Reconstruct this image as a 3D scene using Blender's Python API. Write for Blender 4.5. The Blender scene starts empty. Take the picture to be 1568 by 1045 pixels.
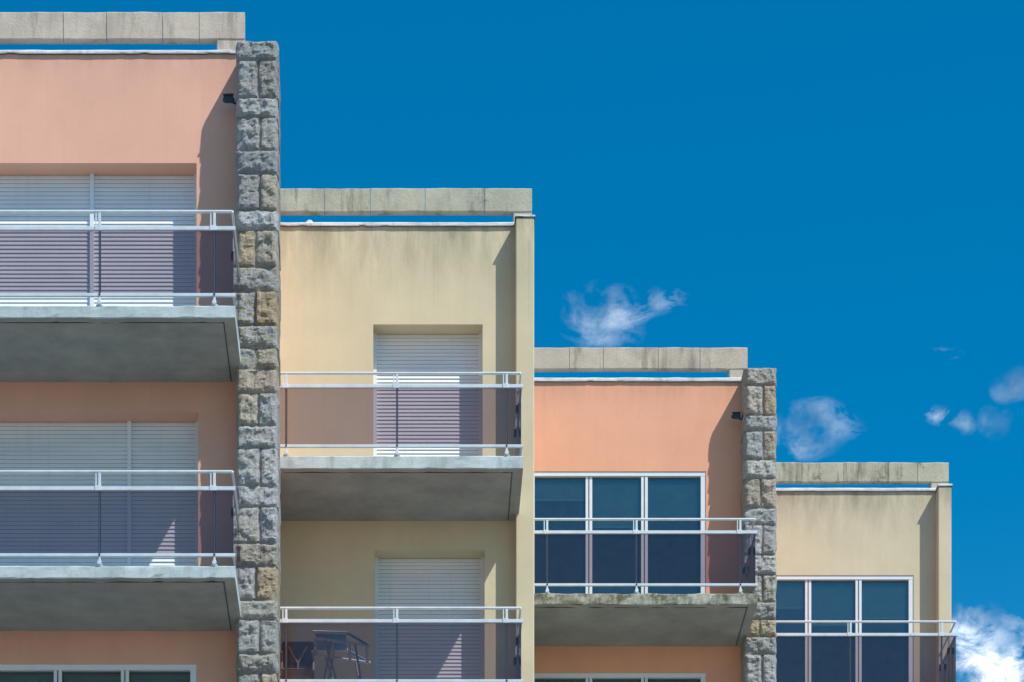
import bpy, bmesh, math, random
from mathutils import Vector, noise
random.seed(7)
F=4703.0; VX=620.0; VY=2720.0; CZ=1.6
def X(px,d): return (px-VX)*d/F
def Z(py,d): return CZ+(VY-py)*d/F

scene=bpy.context.scene
# ---------------------------------------------------------------- materials
def nm(name):
    m=bpy.data.materials.new(name); m.use_nodes=True
    nt=m.node_tree; b=nt.nodes['Principled BSDF']
    return m,nt,b
def N(nt,t,**k):
    n=nt.nodes.new(t)
    for a,v in k.items(): setattr(n,a,v)
    return n
def noise_n(nt,vec,scale,detail=4,rough=.55,mscale=None,dist=0):
    if mscale:
        mp=N(nt,'ShaderNodeMapping'); mp.inputs['Scale'].default_value=mscale
        nt.links.new(vec,mp.inputs['Vector']); vec=mp.outputs[0]
    n=N(nt,'ShaderNodeTexNoise'); n.inputs['Scale'].default_value=scale
    n.inputs['Detail'].default_value=detail; n.inputs['Roughness'].default_value=rough
    n.inputs['Distortion'].default_value=dist
    nt.links.new(vec,n.inputs['Vector']); return n.outputs['Fac']
def mr(nt,val,a,b,c=0,d=1):
    n=N(nt,'ShaderNodeMapRange'); n.inputs[1].default_value=a;n.inputs[2].default_value=b
    n.inputs[3].default_value=c;n.inputs[4].default_value=d
    nt.links.new(val,n.inputs[0]); return n.outputs[0]
def mul(nt,a,b,op='MULTIPLY'):
    n=N(nt,'ShaderNodeMath',operation=op)
    for i,v in enumerate((a,b)):
        if isinstance(v,(int,float)): n.inputs[i].default_value=v
        else: nt.links.new(v,n.inputs[i])
    n.use_clamp = (op!='SUBTRACT' and op!='ADD')
    return n.outputs[0]
def mix(nt,fac,a,b):
    n=N(nt,'ShaderNodeMix',data_type='RGBA')
    if isinstance(fac,(int,float)): n.inputs[0].default_value=fac
    else: nt.links.new(fac,n.inputs[0])
    for i,v in ((6,a),(7,b)):
        if isinstance(v,tuple): n.inputs[i].default_value=(*v,1)
        else: nt.links.new(v,n.inputs[i])
    return n.outputs[2]
def bump(nt,b,h,strength,dist):
    n=N(nt,'ShaderNodeBump'); n.inputs['Strength'].default_value=strength; n.inputs['Distance'].default_value=dist
    nt.links.new(h,n.inputs['Height']); nt.links.new(n.outputs[0],b.inputs['Normal'])
def objc(nt): return N(nt,'ShaderNodeTexCoord').outputs['Object']
def sc(c,f): return tuple(x*f for x in c)

def stucco(name,base,ztop,stain=(.12,.11,.08),amt=.6,reach=1.0):
    m,nt,b=nm(name); v=objc(nt)
    c=mix(nt,mr(nt,noise_n(nt,v,.9,5,.6),.3,.7),sc(base,.91),sc(base,1.05))
    c=mix(nt,mr(nt,noise_n(nt,v,4,7,.72),.5,.8,0,.22),c,sc(base,.78))
    sep=N(nt,'ShaderNodeSeparateXYZ'); nt.links.new(v,sep.inputs[0])
    st=mr(nt,noise_n(nt,v,1.0,5,.65,(7,2,.3)),.5,.74)
    c=mix(nt,mul(nt,st,.15),c,sc(base,.67))
    top=mr(nt,sep.outputs[2],ztop-reach,ztop,0,1)
    top2=mul(nt,top,top)
    st2=mr(nt,noise_n(nt,v,1.0,6,.7,(3.2,2,.8)),.36,.68)
    c=mix(nt,mul(nt,mul(nt,top2,st2),amt),c,stain)
    st3=mr(nt,noise_n(nt,v,1.0,3,.6,(16,2,.15)),.62,.70)
    c=mix(nt,mul(nt,mul(nt,top,st3),amt*.5),c,stain)
    nt.links.new(c,b.inputs['Base Color']); b.inputs['Roughness'].default_value=.92
    b.inputs['Specular IOR Level'].default_value=.15
    bump(nt,b,noise_n(nt,v,22,5,.6),.14,.01)
    return m
def concrete(name,base,dark,amt=.7,moss=None,mossamt=0,sx=7,lo=.48,bs=.5):
    m,nt,b=nm(name); v=objc(nt)
    c=mix(nt,mr(nt,noise_n(nt,v,2.2,6,.65),.3,.7),sc(base,.78),sc(base,1.12))
    c=mix(nt,mr(nt,noise_n(nt,v,22,6,.7),.52,.75,0,.45),c,sc(dark,1.4))
    st=mr(nt,noise_n(nt,v,1.0,6,.72,(sx,sx,.6)),lo+.04,lo+.16)
    c=mix(nt,mul(nt,st,amt),c,dark)
    if moss:
        ms=mr(nt,noise_n(nt,v,5,8,.75),.62-mossamt*.2,.72-mossamt*.15)
        c=mix(nt,mul(nt,ms,.85),c,moss)
    nt.links.new(c,b.inputs['Base Color']); b.inputs['Roughness'].default_value=.93
    b.inputs['Specular IOR Level'].default_value=.15
    bump(nt,b,noise_n(nt,v,35,6,.7),bs,.012)
    return m
def plain(name,base,rough=.5,metal=0,var=.12,spec=.5):
    m,nt,b=nm(name); v=objc(nt)
    c=mix(nt,mr(nt,noise_n(nt,v,6,6,.7),.3,.7),sc(base,1-var),sc(base,1+var*.6))
    nt.links.new(c,b.inputs['Base Color']); b.inputs['Roughness'].default_value=rough
    b.inputs['Metallic'].default_value=metal; b.inputs['Specular IOR Level'].default_value=spec
    return m
D=[34.0,37.5,42.0,45.5]
zt=[Z(80,34),Z(344,37.5),Z(582,42),Z(750,45.5)]
M={}
M['w0']=stucco('salmon_render',(.80,.445,.325),zt[0],(.32,.20,.15),.5,.6)
M['w1']=stucco('cream_render',(.655,.58,.39),zt[1],(.16,.165,.10),.75,1.4)
M['w2']=stucco('orange_render',(.86,.43,.28),zt[2],(.34,.19,.13),.55,.6)
M['w3']=stucco('cream_render_aged',(.66,.585,.41),zt[3],(.17,.17,.11),.8,1.2)
M['beam0']=concrete('beam_concrete_pink',(.58,.50,.41),(.27,.24,.19),.65,sx=4)
M['beam1']=concrete('beam_concrete_green',(.47,.465,.36),(.17,.18,.13),.75,(.13,.14,.08),.2,sx=4)
M['beam2']=concrete('beam_concrete_tan',(.55,.47,.38),(.25,.21,.165),.7,sx=4)
M['beam3']=concrete('beam_concrete_grey',(.49,.47,.36),(.15,.15,.11),.8,(.12,.13,.08),.25,sx=4)
M['edge']=concrete('slab_edge_paint',(.50,.59,.59),(.28,.33,.32),.55,(.12,.13,.11),.0,sx=4,bs=.35)
M['edgemoss']=concrete('slab_edge_mossy',(.44,.45,.39),(.15,.15,.11),.7,(.08,.085,.04),.9,sx=5)
M['soffit']=concrete('soffit_paint',(.35,.36,.335),(.22,.23,.215),.35,sx=.9,bs=.15)
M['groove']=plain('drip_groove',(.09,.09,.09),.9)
M['coping']=concrete('coping_paint',(.72,.74,.74),(.35,.35,.33),.4,sx=9)
M['alu']=plain('rail_aluminium',(.66,.73,.76),.35,.15,.15)
M['post']=plain('post_aluminium',(.40,.43,.45),.45,.3,.1)
M['frame']=plain('window_frame_white',(.76,.80,.83),.4,0,.05)
M['dark']=plain('dark_metal',(.03,.035,.05),.45)
M['gap']=plain('slat_gap',(.10,.10,.11),.8)
M['inner']=plain('interior_paint',(.36,.46,.50),.9)
M['curtain']=plain('curtain_cloth',(.38,.56,.60),.95)
M['roofing']=plain('roof_felt',(.2,.2,.2),.9)
M['wood']=plain('chair_wood',(.27,.20,.15),.6)
M['canvas']=plain('blue_canvas',(.16,.34,.55),.8)
M['plastic']=plain('white_plastic',(.72,.80,.84),.4)
m,nt,b=nm('shutter_pvc'); v=objc(nt)
c=mix(nt,mr(nt,noise_n(nt,v,1.5,4,.6,(1,1,3)),.3,.7),(.72,.76,.79),(.82,.84,.85))
c=mix(nt,mr(nt,noise_n(nt,v,1,5,.7,(14,3,.6)),.55,.8,0,.3),c,(.5,.52,.54))
nt.links.new(c,b.inputs['Base Color']); b.inputs['Roughness'].default_value=.5; M['shutter']=m
def glassmat(name,tint,ior=1.5,rough=.03,dust=0.0,dcol=(.22,.20,.22)):
    m=bpy.data.materials.new(name); m.use_nodes=True; nt=m.node_tree
    nt.nodes.remove(nt.nodes['Principled BSDF']); out=nt.nodes['Material Output']
    t=N(nt,'ShaderNodeBsdfTransparent'); t.inputs[0].default_value=(*tint,1)
    g=N(nt,'ShaderNodeBsdfGlossy'); g.inputs['Roughness'].default_value=rough
    g.inputs['Color'].default_value=(.92,.95,.95,1)
    lw=N(nt,'ShaderNodeFresnel'); lw.inputs['IOR'].default_value=ior
    v=objc(nt)
    bm_=N(nt,'ShaderNodeBump'); bm_.inputs['Strength'].default_value=.06; bm_.inputs['Distance'].default_value=.05
    nt.links.new(noise_n(nt,v,1.2,2,.4),bm_.inputs['Height']); nt.links.new(bm_.outputs[0],g.inputs['Normal'])
    mx=N(nt,'ShaderNodeMixShader'); nt.links.new(lw.outputs[0],mx.inputs[0])
    nt.links.new(t.outputs[0],mx.inputs[1]); nt.links.new(g.outputs[0],mx.inputs[2])
    d=N(nt,'ShaderNodeBsdfDiffuse'); d.inputs['Color'].default_value=(*dcol,1)
    f=mr(nt,noise_n(nt,v,9,6,.75),.3,.8,dust*.5,dust*1.6)
    mx2=N(nt,'ShaderNodeMixShader'); nt.links.new(f,mx2.inputs[0])
    nt.links.new(mx.outputs[0],mx2.inputs[1]); nt.links.new(d.outputs[0],mx2.inputs[2])
    nt.links.new(mx2.outputs[0],out.inputs['Surface']); return m
M['smoke']=glassmat('smoked_glass',(.44,.37,.415),dust=.05)
M['pane']=glassmat('window_glass',(.62,.80,.82),ior=2.3,rough=.02,dust=.05,dcol=(.3,.37,.40))
m,nt,b=nm('granite_stone'); v=objc(nt)
at=N(nt,'ShaderNodeAttribute'); at.attribute_name='blk'
n1=noise_n(nt,v,26,8,.8); n2=noise_n(nt,v,70,5,.8); n3=noise_n(nt,v,7,6,.7)
hs=N(nt,'ShaderNodeVectorMath',operation='SCALE'); nt.links.new(at.outputs['Color'],hs.inputs[0])
nt.links.new(mr(nt,n1,.3,.7,.5,1.5),hs.inputs['Scale'])
c=mix(nt,mr(nt,n2,.55,.66,0,.65),hs.outputs[0],(.07,.07,.07))
c=mix(nt,mr(nt,n2,.30,.42,.6,0),c,(.78,.76,.70))
c=mix(nt,mr(nt,noise_n(nt,v,11,5,.7),.56,.68,0,.4),c,(.38,.30,.20))
c=mix(nt,mr(nt,n3,.58,.68,0,.6),c,(.11,.11,.085))
lich=N(nt,'ShaderNodeMath',operation='MULTIPLY'); nt.links.new(at.outputs['Alpha'],lich.inputs[0])
nt.links.new(mr(nt,noise_n(nt,v,18,8,.8),.48,.58),lich.inputs[1])
c=mix(nt,lich.outputs[0],c,(.29,.25,.08))
nt.links.new(c,b.inputs['Base Color']); b.inputs['Roughness'].default_value=.9
b.inputs['Specular IOR Level'].default_value=.2
bump(nt,b,n1,1.0,.03); M['stone']=m
M['mortar']=concrete('mortar',(.36,.33,.28),(.14,.13,.10),.5)

# ---------------------------------------------------------------- mesh helpers
def root(name,loc=(0,0,0)):
    e=bpy.data.objects.new(name,None); scene.collection.objects.link(e); e.location=loc; return e
class MB:
    def __init__(s): s.v=[];s.f=[];s.m=[];s.mats=[]
    def mi(s,mat):
        if mat not in s.mats: s.mats.append(mat)
        return s.mats.index(mat)
    def quad(s,a,b,c,d,mat):
        i=len(s.v); s.v+= [a,b,c,d]; s.f.append((i,i+1,i+2,i+3)); s.m.append(s.mi(mat))
    def box(s,x0,x1,y0,y1,z0,z1,mat):
        i=len(s.v)
        s.v+=[(x0,y0,z0),(x1,y0,z0),(x1,y1,z0),(x0,y1,z0),(x0,y0,z1),(x1,y0,z1),(x1,y1,z1),(x0,y1,z1)]
        for f in ((0,3,2,1),(4,5,6,7),(0,1,5,4),(1,2,6,5),(2,3,7,6),(3,0,4,7)):
            s.f.append(tuple(i+k for k in f)); s.m.append(s.mi(mat))
    def tube(s,p,q,r,mat,n=10):
        p=Vector(p);q=Vector(q);d=(q-p).normalized()
        a=d.orthogonal().normalized();b2=d.cross(a); i=len(s.v)
        for c0 in (p,q):
            for k in range(n):
                t=2*math.pi*k/n; s.v.append(tuple(c0+a*math.cos(t)*r+b2*math.sin(t)*r))
        for k in range(n):
            s.f.append((i+k,i+(k+1)%n,i+n+(k+1)%n,i+n+k)); s.m.append(s.mi(mat))
        s.f.append(tuple(i+k for k in reversed(range(n)))); s.m.append(s.mi(mat))
        s.f.append(tuple(i+n+k for k in range(n))); s.m.append(s.mi(mat))
    def done(s,name,parent=None,bevel=0,smooth=False):
        me=bpy.data.meshes.new(name); me.from_pydata(s.v,[],s.f)
        for mt in s.mats: me.materials.append(M[mt])
        for p,k in zip(me.polygons,s.m): p.material_index=k; p.use_smooth=smooth
        me.update(); o=bpy.data.objects.new(name,me); scene.collection.objects.link(o)
        if parent: o.parent=parent
        if bevel:
            bv=o.modifiers.new('bev','BEVEL'); bv.width=bevel; bv.segments=2; bv.limit_method='ANGLE'
        return o
def rough_bar(name,x0,x1,y0,y1,z0,z1,mats,parent,amp=.006,step=.06):
    b=MB(); n=max(2,int((x1-x0)/step))
    ring=[]
    prof=[(y0,z0+.008),(y0,z0+(z1-z0)*.33),(y0,z0+(z1-z0)*.66),(y0,z1-.012),(y0+.012,z1),(y1-.01,z1),(y1,z1-.01),(y1,z0),(y0+.008,z0)]
    for i in range(n+1):
        x=x0+(x1-x0)*i/n; r=[]
        for k,(y,z) in enumerate(prof):
            a=amp if k in(0,3,4,8) else amp*.4
            nz=noise.noise(Vector((x*7,k*3.1,z*3)))+.5*noise.noise(Vector((x*23,k*5,z)))
            nb=noise.noise(Vector((x*5+40,z,k*.3)))
            chip=0
            if k in (0,8): 
                q=noise.noise(Vector((x*9+11,z,7)));  chip=max(0,q-.35)*.06
            r.append((x,y+nz*a*.7+(chip*.6 if k==0 else 0),z+nb*a+(chip)))
        ring.append(r)
    K=len(prof)
    for i in range(n):
        for k in range(K):
            a,b2,c,d=ring[i][k],ring[i+1][k],ring[i+1][(k+1)%K],ring[i][(k+1)%K]
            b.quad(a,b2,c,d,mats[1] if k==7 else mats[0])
    b.v+=ring[0]; i0=len(b.v)-K; b.f.append(tuple(range(i0,i0+K))); b.m.append(b.mi(mats[0]))
    b.v+=ring[n]; i0=len(b.v)-K; b.f.append(tuple(reversed(range(i0,i0+K)))); b.m.append(b.mi(mats[0]))
    return b.done(name,parent)

bld=root('apartment_building')
ST=2.755; NF=6; BD=1.5
U=[
 dict(x0=X(-620,34), x1=-1.55, top=78, cop=(76,82), beam=(18,60,X(-620,34),X(375,34)), post=(332,375),
      slab=(468,487), bx=(X(-560,32.5),X(360,32.5)), posts=[-552,-376,-200,-24,152,328], rails=(322,348,450),
      joints=[-500,-380,-260,-140,-20,97,163,249,305]),
 dict(x0=-1.545, x1=X(818,37.28), top=344, cop=(340,346), beam=(288,324,-1.545,X(815,37.5)), post=(786,815),
      slab=(698,718), bx=(-1.54,X(801,36)), posts=[438,608,776], rails=(570,590,683), joints=[497,567,651,742]),
 dict(x0=X(818,37.28)+.003, x1=5.0, top=582, cop=(578,584), beam=(532,565,1.58,X(1145,42)), post=(1117,1145),
      slab=(909,926), bx=(1.58,X(1160,40.5)), posts=[838,975,1134], rails=(794,814,896), joints=[872,924,1008,1072]),
 dict(x0=5.003, x1=X(1457,45.28), top=750, cop=(747,752), beam=(708,738,5.01,X(1453,45.5)), post=(1426,1453),
      slab=(None,None), bx=(5.01,X(1467,44)), posts=[1180,1303,1443], rails=(951,971,None), joints=[1228,1292,1360,1405]),
]
for i,u in enumerate(U):
    d=D[i]; df=d-BD; wm='w%d'%i
    if u['slab'][0] is None:
        zs1=Z(951,df)-1.02; zs0=zs1-.135
    else: zs1=Z(u['slab'][0],df); zs0=Z(u['slab'][1],df)
    ztop=Z(u['top'],d)
    ops=[]
    for k in range(NF):
        s=zs1-k*ST
        if i==0:
            zh=Z(250,d)-k*ST
            xr=X(301 if k!=1 else 303.5,d)
            kind='sh' if k<2 or k>2 else 'gl'
            if k==2: zh=Z(1017,d)
            ops.append((X(-320,d),xr,s,zh,kind,k))
        elif i==1:
            ops.append((X(571.5+(2 if k else 0),d),X(739+(3 if k else 0),d),s,Z(497,d)-k*(ST-.0),'sh',k))
        elif i==2:
            ops.append((X(812,d),X(1081,d),s,Z(722,d)-k*ST,'gl',k))
        else:
            ops.append((X(1159,d),X(1399,d),s,Z(881,d)-k*ST,'gl',k))
    w=MB(); prev=ztop; x0,x1=u['x0'],u['x1']
    zb=0
    for (xa,xb,za,zc,kind,k) in ops:
        if za<0.3: za=max(za,.15)
        if zc<.6: continue
        rec=.27 if kind=='sh' else .10
        w.quad((x0,d,zc),(x1,d,zc),(x1,d,prev),(x0,d,prev),wm)
        w.quad((x0,d,za),(xa,d,za),(xa,d,zc),(x0,d,zc),wm)
        w.quad((xb,d,za),(x1,d,za),(x1,d,zc),(xb,d,zc),wm)
        y2=d+rec
        w.quad((xa,d,zc),(xb,d,zc),(xb,y2,zc),(xa,y2,zc),wm)
        w.quad((xa,d,za),(xb,d,za),(xb,y2,za),(xa,y2,za),'soffit')
        w.quad((xa,d,za),(xa,y2,za),(xa,y2,zc),(xa,d,zc),wm)
        w.quad((xb,d,za),(xb,y2,za),(xb,y2,zc),(xb,d,zc),wm)
        prev=za
        if kind=='sh':
            sh=MB(); ys=d+.25; mids=[]
            if i==0: mids=[X(141,d+.25) if k!=1 else X(198,d+.25), X(-100,d+.25)]
            edges=[xa]+sorted(mids)+[xb]
            zz=zc-.004; pitch=.046
            for a,b2 in zip(edges[:-1],edges[1:]):
                a2=a+.022; b3=b2-.022
                z=zz; 
                while z>za+.02:
                    pr=[(0.005,0),(.003,-.010),(.0,-.022),(-.004,-.034),(-.003,-.040),(.005,-.042)]
                    for (q0,r0),(q1,r1) in zip(pr[:-1],pr[1:]):
                        sh.quad((a2,ys+q1,z+r1),(b3,ys+q1,z+r1),(b3,ys+q0,z+r0),(a2,ys+q0,z+r0),'shutter')
                    sh.quad((a2,ys+.005,z-pitch),(b3,ys+.005,z-pitch),(b3,ys+.005,z-.042),(a2,ys+.005,z-.042),'gap')
                    z-=pitch
            for e in edges:
                c0=min(max(e,xa+.02),xb-.02)
                sh.box(c0-.022,c0+.022,ys-.03,ys+.02,za,zc-.001,'frame')
            sh.box(xa+.045,xb-.045,ys-.016,ys+.014,za+.005,za+.06,'frame')
            sh.done('roller_shutter',bld)
        else:
            fr=MB(); yf=d+.03
            if i==2: divs=[X(902,d),X(987,d)]
            elif i==3: divs=[X(1238,d),X(1315,d)]
            else: divs=[X(88,d),X(191,d),X(-30,d),X(-160,d)]
            fr.box(xa,xb,yf-.02,yf+.06,zc-.06,zc-.001,'frame')
            fr.box(xa,xb,yf-.02,yf+.06,za+.001,za+.07,'frame')
            fr.box(xb-.07,xb-.001,yf-.018,yf+.058,za+.07,zc-.06,'frame')
            fr.box(xa+.001,xa+.06,yf-.018,yf+.058,za+.07,zc-.06,'frame')
            for j,xd in enumerate(sorted(divs)):
                o2=.0 if j%2 else .012
                fr.box(xd-.045,xd+.045,yf-.012+o2,yf+.05,za+.07,zc-.06,'frame')
                fr.box(xd-.006,xd+.006,yf-.018+o2,yf-.013+o2,za+.07,zc-.06,'groove')
            fr.done('window_frame',bld,bevel=.004)
            g=MB(); g.quad((xa,yf+.03,za),(xb,yf+.03,za),(xb,yf+.03,zc),(xa,yf+.03,zc),'pane'); g.done('window_pane',bld)
            r=MB(); yb=d+3.2; ra=xa-.3; rb=min(xb+.3,x1-.05); zr=zc+.12; ya=d+.11
            r.quad((ra,ya,zr),(rb,ya,zr),(rb,yb,zr),(ra,yb,zr),'inner')
            r.quad((ra,ya,za),(rb,ya,za),(rb,yb,za),(ra,yb,za),'wood')
            r.quad((ra,yb,za),(rb,yb,za),(rb,yb,zr),(ra,yb,zr),'inner')
            r.quad((ra,ya,za),(ra,yb,za),(ra,yb,zr),(ra,ya,zr),'inner')
            r.quad((rb,ya,za),(rb,yb,za),(rb,yb,zr),(rb,ya,zr),'inner')
            r.quad((ra,ya,zc-.002),(rb,ya,zc-.002),(rb,ya,zr),(ra,ya,zr),'inner')
            r.done('room_interior',bld)
            if k<3:
                cu=MB(); ds=[xa]+sorted(divs)+[xb]
                for j in range(len(ds)-1):
                    a=ds[j]+.05; bb=ds[j+1]-.05
                    drop=((0.25,.62,.50,.3,.6)[j%5] if i==2 else (.35,.6,.5)[j%3])
                    cu.box(a,bb,d+.16,d+.165,zc-.07-drop,zc-.05,'curtain')
                    cu.box(a,bb,d+.155,d+.17,zc-.09-drop,zc-.07-drop,'frame')
                if cu.v: cu.done('inner_blind',bld)
    w.quad((x0,d,zb),(x1,d,zb),(x1,d,prev),(x0,d,prev),wm)
    yb=d+9
    w.quad((x1,d,zb),(x1,yb,zb),(x1,yb,ztop),(x1,d,ztop),wm)
    w.quad((x0,d,zb),(x0,yb,zb),(x0,yb,ztop),(x0,d,ztop),wm)
    w.quad((x0,yb,zb),(x1,yb,zb),(x1,yb,ztop),(x0,yb,ztop),wm)
    w.quad((x0,d+.003,ztop-.05),(x1,d+.003,ztop-.05),(x1,yb,ztop-.05),(x0,yb,ztop-.05),'roofing')
    w.done('facade_wall',bld)
    c0,c1=u['cop']
    xr=x1
    if i in(1,3): xr=X(790 if i==1 else 1437,d-.2)-.002
    if i==0: xr=X(364,d)
    if i==2: xr=X(1139,d)
    rough_bar('parapet_coping',x0,xr,d-.03,d+.25,Z(c1,d-.03),Z(c0,d-.03),('coping','groove'),bld,.004)
    b0,b1,bx0,bx1=u['beam']
    # cast in lengths, butt-jointed
    js=[bx0]+[X(p,d) for p in u['joints']]+[bx1]
    for q,(ja,jb) in enumerate(zip(js[:-1],js[1:])):
        o=random.uniform(-.004,.004)
        rough_bar('roof_beam',ja+.003,jb-.003,d+o*.8,d+.10+o*.8,Z(b1,d)+o,Z(b0,d)+o,('beam%d'%i,'beam%d'%i),bld,.006,.05)
    p0,p1=u['post']
    pb=MB(); pb.box(X(p0,d),X(p1,d)-.004,d+.008,d+.22,Z(c1,d),Z(b1,d)+.03,'beam%d'%i); pb.done('beam_post',bld,bevel=.01)
    if i==0:
        pb=MB(); pb.box(x0,x0+.25,d+.008,d+.22,Z(c1,d),Z(b1,d)+.03,'beam0'); pb.done('beam_post',bld,bevel=.01)
    if i in (1,3):
        f0,f1,ft=(790,818,333) if i==1 else (1437,1457,745)
        df2=d-.22
        fb=MB(); fb.box(X(f0,df2),X(f1,df2),df2,d+.3,0,Z(ft,df2),wm); fb.done('fin_wall',bld,bevel=.012)
        rough_bar('fin_cap',X(f0,df2)-.012,X(f1,df2)+.012,df2-.015,d+.3,Z(ft,df2),Z(ft-3.5,df2),('coping','groove'),bld,.003)
    bx0,bx1=u['bx']
    for k in range(NF):
        z0=zs0-k*ST; z1=zs1-k*ST
        if z0<1.5: break
        em='edgemoss' if (i==2 and k==0) or (i==3) else 'edge'
        rough_bar('balcony_slab',bx0,bx1,df,d+.02,z0,z1,(em,'soffit'),bld,.009 if em=='edge' else .016,.05)
        g=MB()
        g.box(bx0+.12,bx1-.12,df+.10,df+.112,z0-.004,z0+.01,'groove')
        g.box(bx1-.132,bx1-.12,df+.10,d-.03,z0-.004,z0+.01,'groove'); g.done('drip_groove',bld)
        top=z1+(Z(u['rails'][0],df)-zs1); mid=z1+(Z(u['rails'][1],df)-zs1); bot=z1+.125
        r=MB(); yr=df+.035; xl=bx0+.02; xr2=bx1-.02
        r.tube((xl,yr,top),(xr2-.01,yr,top),.017,'alu')
        r.box(xl,xr2+.02,yr-.018,yr+.018,mid-.020,mid+.020,'alu')
        r.box(xl,xr2+.02,yr-.016,yr+.016,bot-.016,bot+.016,'alu')
        r.tube((xr2-.01,yr,top),(xr2-.01,d-.01,top),.014,'alu')
        r.box(xr2-.012,xr2+.010,yr+.02,d-.01,mid-.016,mid+.016,'post')
        r.box(xr2-.012,xr2+.010,yr+.02,d-.01,bot-.014,bot+.014,'post')
        pxs=[X(p,df) for p in u['posts']]
        for xp in pxs:
            r.box(xp-.012,xp+.012,yr+.020,yr+.034,z1+.002,top-.012,'post')
            r.box(xp-.014,xp+.014,yr-.012,yr+.018,mid+.021,top-.010,'alu')
            r.box(xp-.045,xp-.032,yr-.010,yr+.010,mid+.021,top-.008,'alu')
            r.box(xp-.047,xp+.02,yr-.026,yr-.0185,mid-.026,mid+.026,'alu')
            r.box(xp-.035,xp+.035,yr-.03,yr+.04,z1+.001,z1+.014,'alu')
            r.box(xp-.012,xp+.012,yr-.012,yr+.012,z1+.014,bot-.017,'alu')
            r.tube((xp,yr-.045,z1+.035),(xp,yr+.0,z1+.035),.024,'alu')
            r.tube((xp,yr-.030,bot),(xp,yr-.0165,bot),.012,'dark')
        for yy in (yr+.45,yr+1.1):
            r.box(xr2-.034,xr2-.014,yy-.012,yy+.012,z1,top-.01,'post')
            r.box(xr2-.05,xr2-.015,yy-.03,yy+.03,mid-.11,mid-.03,'dark')
        r.done('balcony_railing',bld,bevel=.003)
        gl=MB(); 
        pe=[xl]+pxs+[xr2]
        for a,b2 in zip(pe[:-1],pe[1:]):
            if b2-a<.06: continue
            gl.quad((a+.004,yr+.004,bot+.016),(b2-.004,yr+.004,bot+.016),(b2-.004,yr+.004,mid-.02),(a+.004,yr+.004,mid-.02),'smoke')
        gl.quad((xr2,yr+.03,bot+.016),(xr2,d-.04,bot+.016),(xr2,d-.04,mid-.02),(xr2,yr+.03,mid-.02),'smoke')
        gl.done('balustrade_glass',bld)

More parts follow.
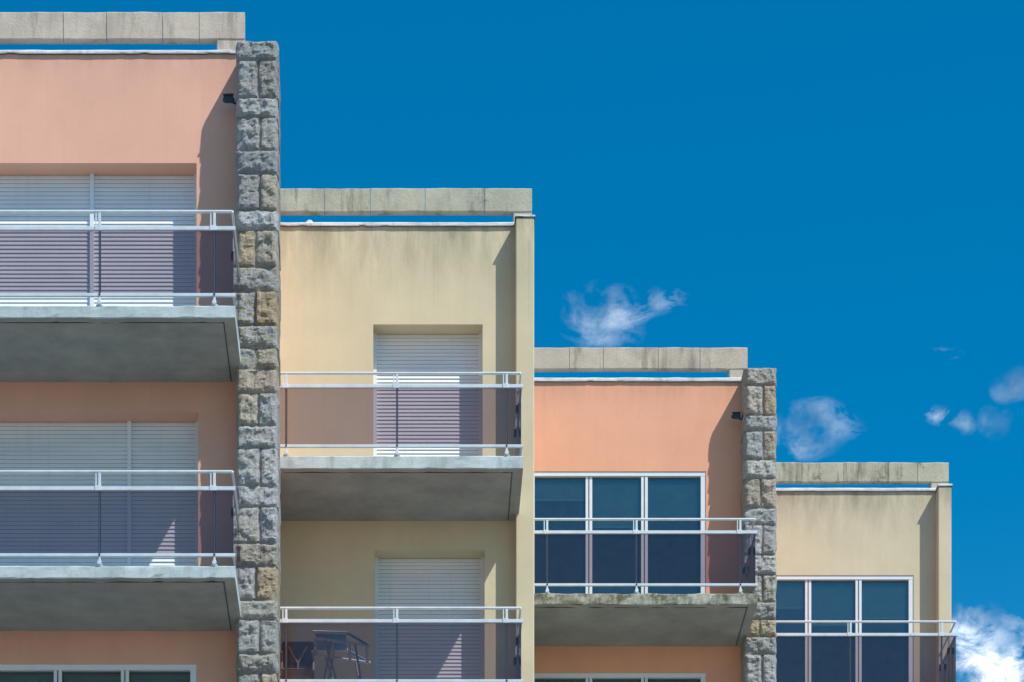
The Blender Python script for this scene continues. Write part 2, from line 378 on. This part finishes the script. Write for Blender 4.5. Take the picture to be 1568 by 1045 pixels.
# ---------------------------------------------------------------- stone piers
def pier(name,xl,xr,yf,yb,ztop,d0,courses,lich_rng):
    verts=[];faces=[];cols=[]
    pal=[(.37,.38,.38),(.33,.35,.355),(.42,.42,.39),(.40,.375,.32),(.43,.38,.31),(.36,.375,.37),(.42,.43,.43),(.31,.31,.29),(.42,.39,.33),(.38,.39,.38)]
    def block(x0,x1,z0,z1,col,alpha,hi,sd):
        nx=max(4,int((x1-x0)/(.02 if hi else .06))); nz=max(4,int((z1-z0)/(.02 if hi else .06)))
        base=len(verts); dep=.045+.02*random.random()
        tx=random.uniform(-.04,.04); tz=random.uniform(-.05,.03)
        def jit(x,z,e): 
            return noise.noise(Vector((x*9+sd,z*9,e)))*.010+noise.noise(Vector((x*30+sd,z*30,e)))*.005
        for a in range(nz+1):
            for b_ in range(nx+1):
                u_=b_/nx; v_=a/nz; x=x0+(x1-x0)*u_; z=z0+(z1-z0)*v_
                e=min(u_*(x1-x0),(1-u_)*(x1-x0),v_*(z1-z0),(1-v_)*(z1-z0))
                p=min(1,e/.045); p=1-(1-p)**2
                n_=noise.noise(Vector((x*11+sd*3,z*11,sd)))
                cell=noise.cell_vector(Vector((x*16+sd+n_*.8,z*13+n_*.8,sd)))
                h=dep*p*(.65+.5*n_+.3*(cell.x-.5)+ .22*noise.noise(Vector((x*35,z*35,sd))))+p*(tx*(u_-.5)*2+tz*(v_-.5))*.6
                jx=jit(x,z,1)*(1 if e<.03 else 0.6); jz=jit(x,z,5)
                verts.append((x+jx,yf-h+.012,z+jz))
        idx=lambda a,b_: base+a*(nx+1)+b_
        for a in range(nz):
            for b_ in range(nx): faces.append((idx(a,b_),idx(a,b_+1),idx(a+1,b_+1),idx(a+1,b_))); cols.append((*col,alpha))
        loop=[(0,b_) for b_ in range(nx)]+[(a,nx) for a in range(nz)]+[(nz,b_) for b_ in range(nx,0,-1)]+[(a,0) for a in range(nz,0,-1)]
        prev=[idx(*q) for q in loop]
        levels=[.06,.2,.4,yb-yf]
        for li,dy in enumerate(levels):
            cur=[]
            for q in loop:
                vx,vy,vz=verts[idx(*q)]
                k=0
                if abs(vx-x1)<.02 and x1>xr-.03: k=1
                if abs(vx-x0)<.02 and x0<xl+.03: k=-1
                o=k*(.012+.016*noise.noise(Vector((vz*12,dy*9,sd)))) if dy<yb-yf else 0
                cur.append(len(verts)); verts.append((vx+o,yf+dy,vz))
            L=len(loop)
            for q in range(L): faces.append((prev[q],cur[q],cur[(q+1)%L],prev[(q+1)%L])); cols.append((*col,alpha))
            prev=cur
        faces.append(tuple(reversed(prev))); cols.append((*col,alpha))
    z=ztop; ci=0; G=.008
    while z>0.05:
        if ci<len(courses): h,two=courses[ci]
        else:
            two=ci%2; h=(.36+.04*random.random()) if two else (.23+.04*random.random())
        zl=max(z-h,0)
        hi=z>ztop-8.5
        inl=lich_rng[0]>z>lich_rng[1]
        def cc():
            c=random.choice(pal); f=random.uniform(.9,1.15); c=tuple(x*f for x in c)
            al=random.choice([.9,.7,.5]) if inl else random.choice([0,0,0,.1,.2,0,.3])
            if random.random()<.05: c=(.42,.34,.24)
            return c,al
        if two:
            xm=xl+(xr-xl)*random.uniform(.44,.58)
            for a,b_ in((xl,xm-G/2),(xm+G/2,xr)):
                c,al=cc(); block(a,b_,zl+G/2,z-G/2,c,al,hi,random.random()*100)
        else:
            c,al=cc(); block(xl-.004,xr+.004,zl+G/2,z-G/2,c,al,hi,random.random()*100)
        z=zl; ci+=1
    me=bpy.data.meshes.new(name); me.from_pydata(verts,[],faces); me.materials.append(M['stone'])
    ca=me.color_attributes.new('blk','FLOAT_COLOR','CORNER')
    flat=[]
    for f,c in zip(faces,cols): flat+=list(c)*len(f)
    ca.data.foreach_set('color',flat); me.update()
    o=bpy.data.objects.new(name,me); scene.collection.objects.link(o); o.parent=bld
    k=MB(); k.box(xl+.012,xr-.012,yf+.012,yb-.01,0,ztop-.02,'mortar'); k.done(name+'_mortar',bld)
def cs(ys,d,flags):
    return [((b-a)*d/F,flags[j]) for j,(a,b) in enumerate(zip(ys[:-1],ys[1:]))]
d0=D[0]-.39
ys=[62,92,150,180,230,266,322,352,409,446,498,533,565,602,652,686,744,776,832,868,919,949,1001,1031,1085]
fl=[0,1]*12
pier('stone_pier',X(363.5,d0),X(423.5,d0),d0,D[0]+.55,Z(62,d0),d0,cs(ys,d0,fl),(Z(400,d0),Z(560,d0)))
d2=D[2]-.40
ys=[563,590,636,660,704,733,778,804,850,880,922,949,975,1002,1050]
fl=[0,1]*7
pier('stone_pier',X(1141,d2),X(1188,d2),d2,D[2]+.5,Z(563,d2),d2,cs(ys,d2,fl),(Z(860,d2),Z(960,d2)))

# roof vent (low flared cowl)
v=MB(); xc=X(474,37.9); zc=Z(348,37.9)
for q in range(14):
    a=q/14*2*math.pi;b_=(q+1)/14*2*math.pi
    P=lambda r,t,h:(xc+r*math.cos(t),37.9+r*math.sin(t),zc+h)
    for (ra_,ha),(rb_,hb) in (((.09,0),(.07,.03)),((.07,.03),(.03,.075)),((.03,.075),(.0,.085))):
        v.quad(P(ra_,a,ha),P(ra_,b_,ha),P(rb_,b_,hb),P(rb_,a,hb),'alu')
v.tube((xc,37.9,zc-.12),(xc,37.9,zc),.05,'alu')
v.done('roof_vent',bld)

def flood(px,py,d,pierx):
    e=root('wall_floodlight'); b=MB(); x=X(px,d); z=Z(py,d)
    w,h,t=.055,.045,.05
    i=len(b.v)
    b.v+=[(x-w,d-t,z-h-.01),(x+w,d-t,z-h-.01),(x+w*.6,d+t,z-h*.3),(x-w*.6,d+t,z-h*.3),(x-w,d-t,z+h-.02),(x+w,d-t,z+h-.02),(x+w*.6,d+t,z+h),(x-w*.6,d+t,z+h)]
    for f in ((0,3,2,1),(4,5,6,7),(0,1,5,4),(1,2,6,5),(2,3,7,6),(3,0,4,7)): b.f.append(tuple(i+k for k in f)); b.m.append(b.mi('dark'))
    b.box(x-w-.006,x+w+.006,d-t-.02,d-t,z+h-.025,z+h-.012,'dark')
    b.tube((x,d,z-.01),(pierx-.0,d+.02,z-.04),.014,'dark')
    b.box(pierx-.02,pierx+.03,d-.02,d+.06,z-.09,z+.02,'dark')
    b.tube((x-w-.01,d,z),(x+w+.01,d,z),.018,'dark')
    b.done('head_and_bracket',e,bevel=.004)
flood(350,153,D[0]-.2,X(363,d0)); flood(1127,638,D[2]-.2,X(1141,d2))

# balcony furniture: sun lounger folded up on its legs + folding chair
fl_z=Z(698,36)-ST
def sun_lounger(xa,xb,y):
    e=root('sun_lounger'); b=MB(); z=fl_z
    L=xb-xa
    for yy in (y,y+.55):
        b.tube((xa-.02,yy,z+.66),(xb+.04,yy,z+.57),.016,'plastic')
        b.tube((xa-.03,yy,z+.735),(xa+L*.62,yy,z+.72),.018,'plastic')
        b.tube((xa+L*.62,yy,z+.72),(xb+.02,yy,z+.575),.014,'canvas')
        b.tube((xa+.06,yy,z),(xa+.20,yy,z+.64),.013,'post'); b.tube((xa+.30,yy,z),(xa+.10,yy,z+.65),.013,'post')
        b.tube((xb-.04,yy,z),(xb-.14,yy,z+.6),.013,'post')
    b.box(xa,xa+L*.6,y+.02,y+.53,z+.716,z+.730,'canvas')
    for t in (0,.33,.66,1):
        x=xa+L*t; zz=z+.655-.09*t
        b.box(x-.018,x+.018,y,y+.55,zz,zz+.010,'post')
    b.done('frame_and_slats',e,bevel=.003)
sun_lounger(X(484,36.4),X(562,36.4),36.12)
def folding_chair(xc,y):
    e=root('folding_chair'); b=MB(); z=fl_z; w=.19
    for s in(-1,1):
        x=xc+s*w
        b.tube((x,y-.25,z),(x,y+.28,z+.92),.014,'wood'); b.tube((x*1.0-s*.03,y+.3,z),(x-s*.03,y-.2,z+.46),.014,'wood')
        b.tube((x,y-.2,z+.66),(x,y+.15,z+.68),.016,'wood')
        b.tube((xc,y+.19,z+.66),(xc+s*.11,y+.19,z+.86),.013,'wood')
    b.tube((xc,y+.19,z+.44),(xc,y+.19,z+.67),.013,'wood')
    for k in range(6): b.box(xc-w,xc+w,y-.2+k*.07,y-.15+k*.07,z+.45,z+.462,'wood')
    b.box(xc-w,xc+w,y+.21,y+.23,z+.46,z+.93,'dark')
    b.done('frame_and_seat',e,bevel=.003)
folding_chair(X(455,36.7),36.75)

M['ground']=concrete('paving_ground',(.27,.26,.24),(.18,.18,.17),.3,sx=.5)
M['road']=plain('asphalt',(.055,.055,.055),.9)
g=MB(); S=6000; g.quad((-S,-S,0),(S,-S,0),(S,S,0),(-S,S,0),'ground'); g.done('ground')
g=MB(); g.quad((-400,-6,.004),(400,-6,.004),(400,2,.004),(-400,2,.004),'road'); g.done('road')
g=MB(); g.box(-400,400,2.0,2.25,0.0,.13,'coping'); g.done('kerb')

# ---------------------------------------------------------------- clouds
def cloud(px,py,w,h,seed,dens,thr=.5,det=1.0,tilt=0):
    d=3000.; hw=w/2*d/F; hh=h/2*d/F
    me=bpy.data.meshes.new('cloud'); n=12; vs=[];fs=[]
    for a in range(n+1):
        for b_ in range(n+1):
            x=-hw+2*hw*b_/n; z=-hh+2*hh*a/n
            vs.append((x,30*noise.noise(Vector((x*.02,z*.02,seed)))+z*.5,z))
    for a in range(n):
        for b_ in range(n): q=a*(n+1)+b_; fs.append((q,q+1,q+n+2,q+n+1))
    me.from_pydata(vs,[],fs)
    for p in me.polygons: p.use_smooth=True
    o=bpy.data.objects.new('cloud',me); scene.collection.objects.link(o)
    o.location=(X(px,d),d,Z(py,d)); o.rotation_euler=(0,math.radians(-tilt),0)
    m=bpy.data.materials.new('cloud_vapour'); m.use_nodes=True; nt=m.node_tree
    nt.nodes.remove(nt.nodes['Principled BSDF']); out=nt.nodes['Material Output']
    vv=objc(nt)
    s=N(nt,'ShaderNodeSeparateXYZ'); nt.links.new(vv,s.inputs[0])
    mp=N(nt,'ShaderNodeMapping'); mp.inputs['Location'].default_value=(seed*37,seed*11,seed*5); nt.links.new(vv,mp.inputs['Vector'])
    def dv(sock,k,wn):
        q=N(nt,'ShaderNodeMath',operation='MULTIPLY_ADD'); nt.links.new(sock,q.inputs[0]); q.inputs[1].default_value=1/k
        nt.links.new(wn,q.inputs[2])
        q2=N(nt,'ShaderNodeMath',operation='MULTIPLY')
        nt.links.new(q.outputs[0],q2.inputs[0]); nt.links.new(q.outputs[0],q2.inputs[1]); return q2.outputs[0]
    w1=mr(nt,noise_n(nt,mp.outputs[0],.03*det,6,.6),.2,.8,-.6,.6)
    w2=mr(nt,noise_n(nt,mp.outputs[0],.034*det,6,.6,(1,1,1.3)),.2,.8,-.6,.6)
    r=mul(nt,dv(s.outputs[0],hw,w1),dv(s.outputs[2],hh,w2),'ADD')
    fall=mr(nt,r,0,.85,1,0)
    z0_=N(nt,'ShaderNodeValue'); z0_.outputs[0].default_value=0
    r2=mul(nt,dv(s.outputs[0],hw,z0_.outputs[0]),dv(s.outputs[2],hh,z0_.outputs[0]),'ADD')
    safe=mr(nt,r2,.2,.98,1,0)
    n1=noise_n(nt,mp.outputs[0],.03*det,10,.6)
    a1=mr(nt,n1,.38,.75)
    al=mul(nt,a1,mul(nt,safe,mr(nt,fall,0,1,0,1)))
    al=mul(nt,al,dens*thr*4)
    t=N(nt,'ShaderNodeBsdfTransparent'); df=N(nt,'ShaderNodeBsdfDiffuse'); df.inputs[0].default_value=(.88,.9,.93,1)
    mx=N(nt,'ShaderNodeMixShader'); nt.links.new(al,mx.inputs[0]); nt.links.new(t.outputs[0],mx.inputs[1]); nt.links.new(df.outputs[0],mx.inputs[2])
    nt.links.new(mx.outputs[0],out.inputs['Surface']); me.materials.append(m)
cloud(925,490,150,150,1.3,.26)
cloud(985,465,170,90,12.3,.26,tilt=15)
cloud(1250,655,170,120,2.1,.28)
cloud(1454,640,50,110,3.7,.45,tilt=50)
cloud(1450,540,60,45,4.2,.2)
cloud(1552,592,80,60,5.9,.28)
cloud(1523,648,60,70,6.4,.16)
cloud(1575,1070,330,350,9.1,.8,.9,.7)
cloud(1500,985,150,170,11.1,.5,.6)

# ---------------------------------------------------------------- light
sd=Vector((1.12,-1.0,2.05)).normalized()
sun=bpy.data.lights.new('sun','SUN'); sun.energy=5.0; sun.angle=math.radians(.5); sun.color=(1,.955,.88)
so=bpy.data.objects.new('sun',sun); scene.collection.objects.link(so); so.rotation_euler=sd.to_track_quat('Z','Y').to_euler(); so.location=(20,-20,60)
w=bpy.data.worlds.new("World"); scene.world=w; w.use_nodes=True; nt=w.node_tree
bg=nt.nodes['Background']; sky=N(nt,'ShaderNodeTexSky'); sky.sky_type='NISHITA'; sky.sun_disc=False
sky.sun_elevation=math.asin(sd.z); sky.sun_rotation=math.atan2(sd.x,sd.y); sky.air_density=1.0; sky.dust_density=.3; sky.ozone_density=2.0
hsv=N(nt,'ShaderNodeHueSaturation'); hsv.inputs['Saturation'].default_value=1.54; hsv.inputs['Hue'].default_value=.490; hsv.inputs['Value'].default_value=1.14
nt.links.new(sky.outputs[0],hsv.inputs['Color']); nt.links.new(hsv.outputs[0],bg.inputs[0]); bg.inputs[1].default_value=.12
scene.view_settings.view_transform='Standard'; scene.view_settings.look='None'; scene.view_settings.exposure=0
# ---------------------------------------------------------------- camera
cam=bpy.data.cameras.new('camera'); co=bpy.data.objects.new('camera',cam); scene.collection.objects.link(co)
co.location=(0,0,CZ); co.rotation_euler=(math.radians(90),0,0)
cam.sensor_width=36; cam.lens=36*F/1568; cam.shift_x=(784-VX)/1568; cam.shift_y=(VY-522.5)/1568
cam.clip_end=20000; scene.camera=co
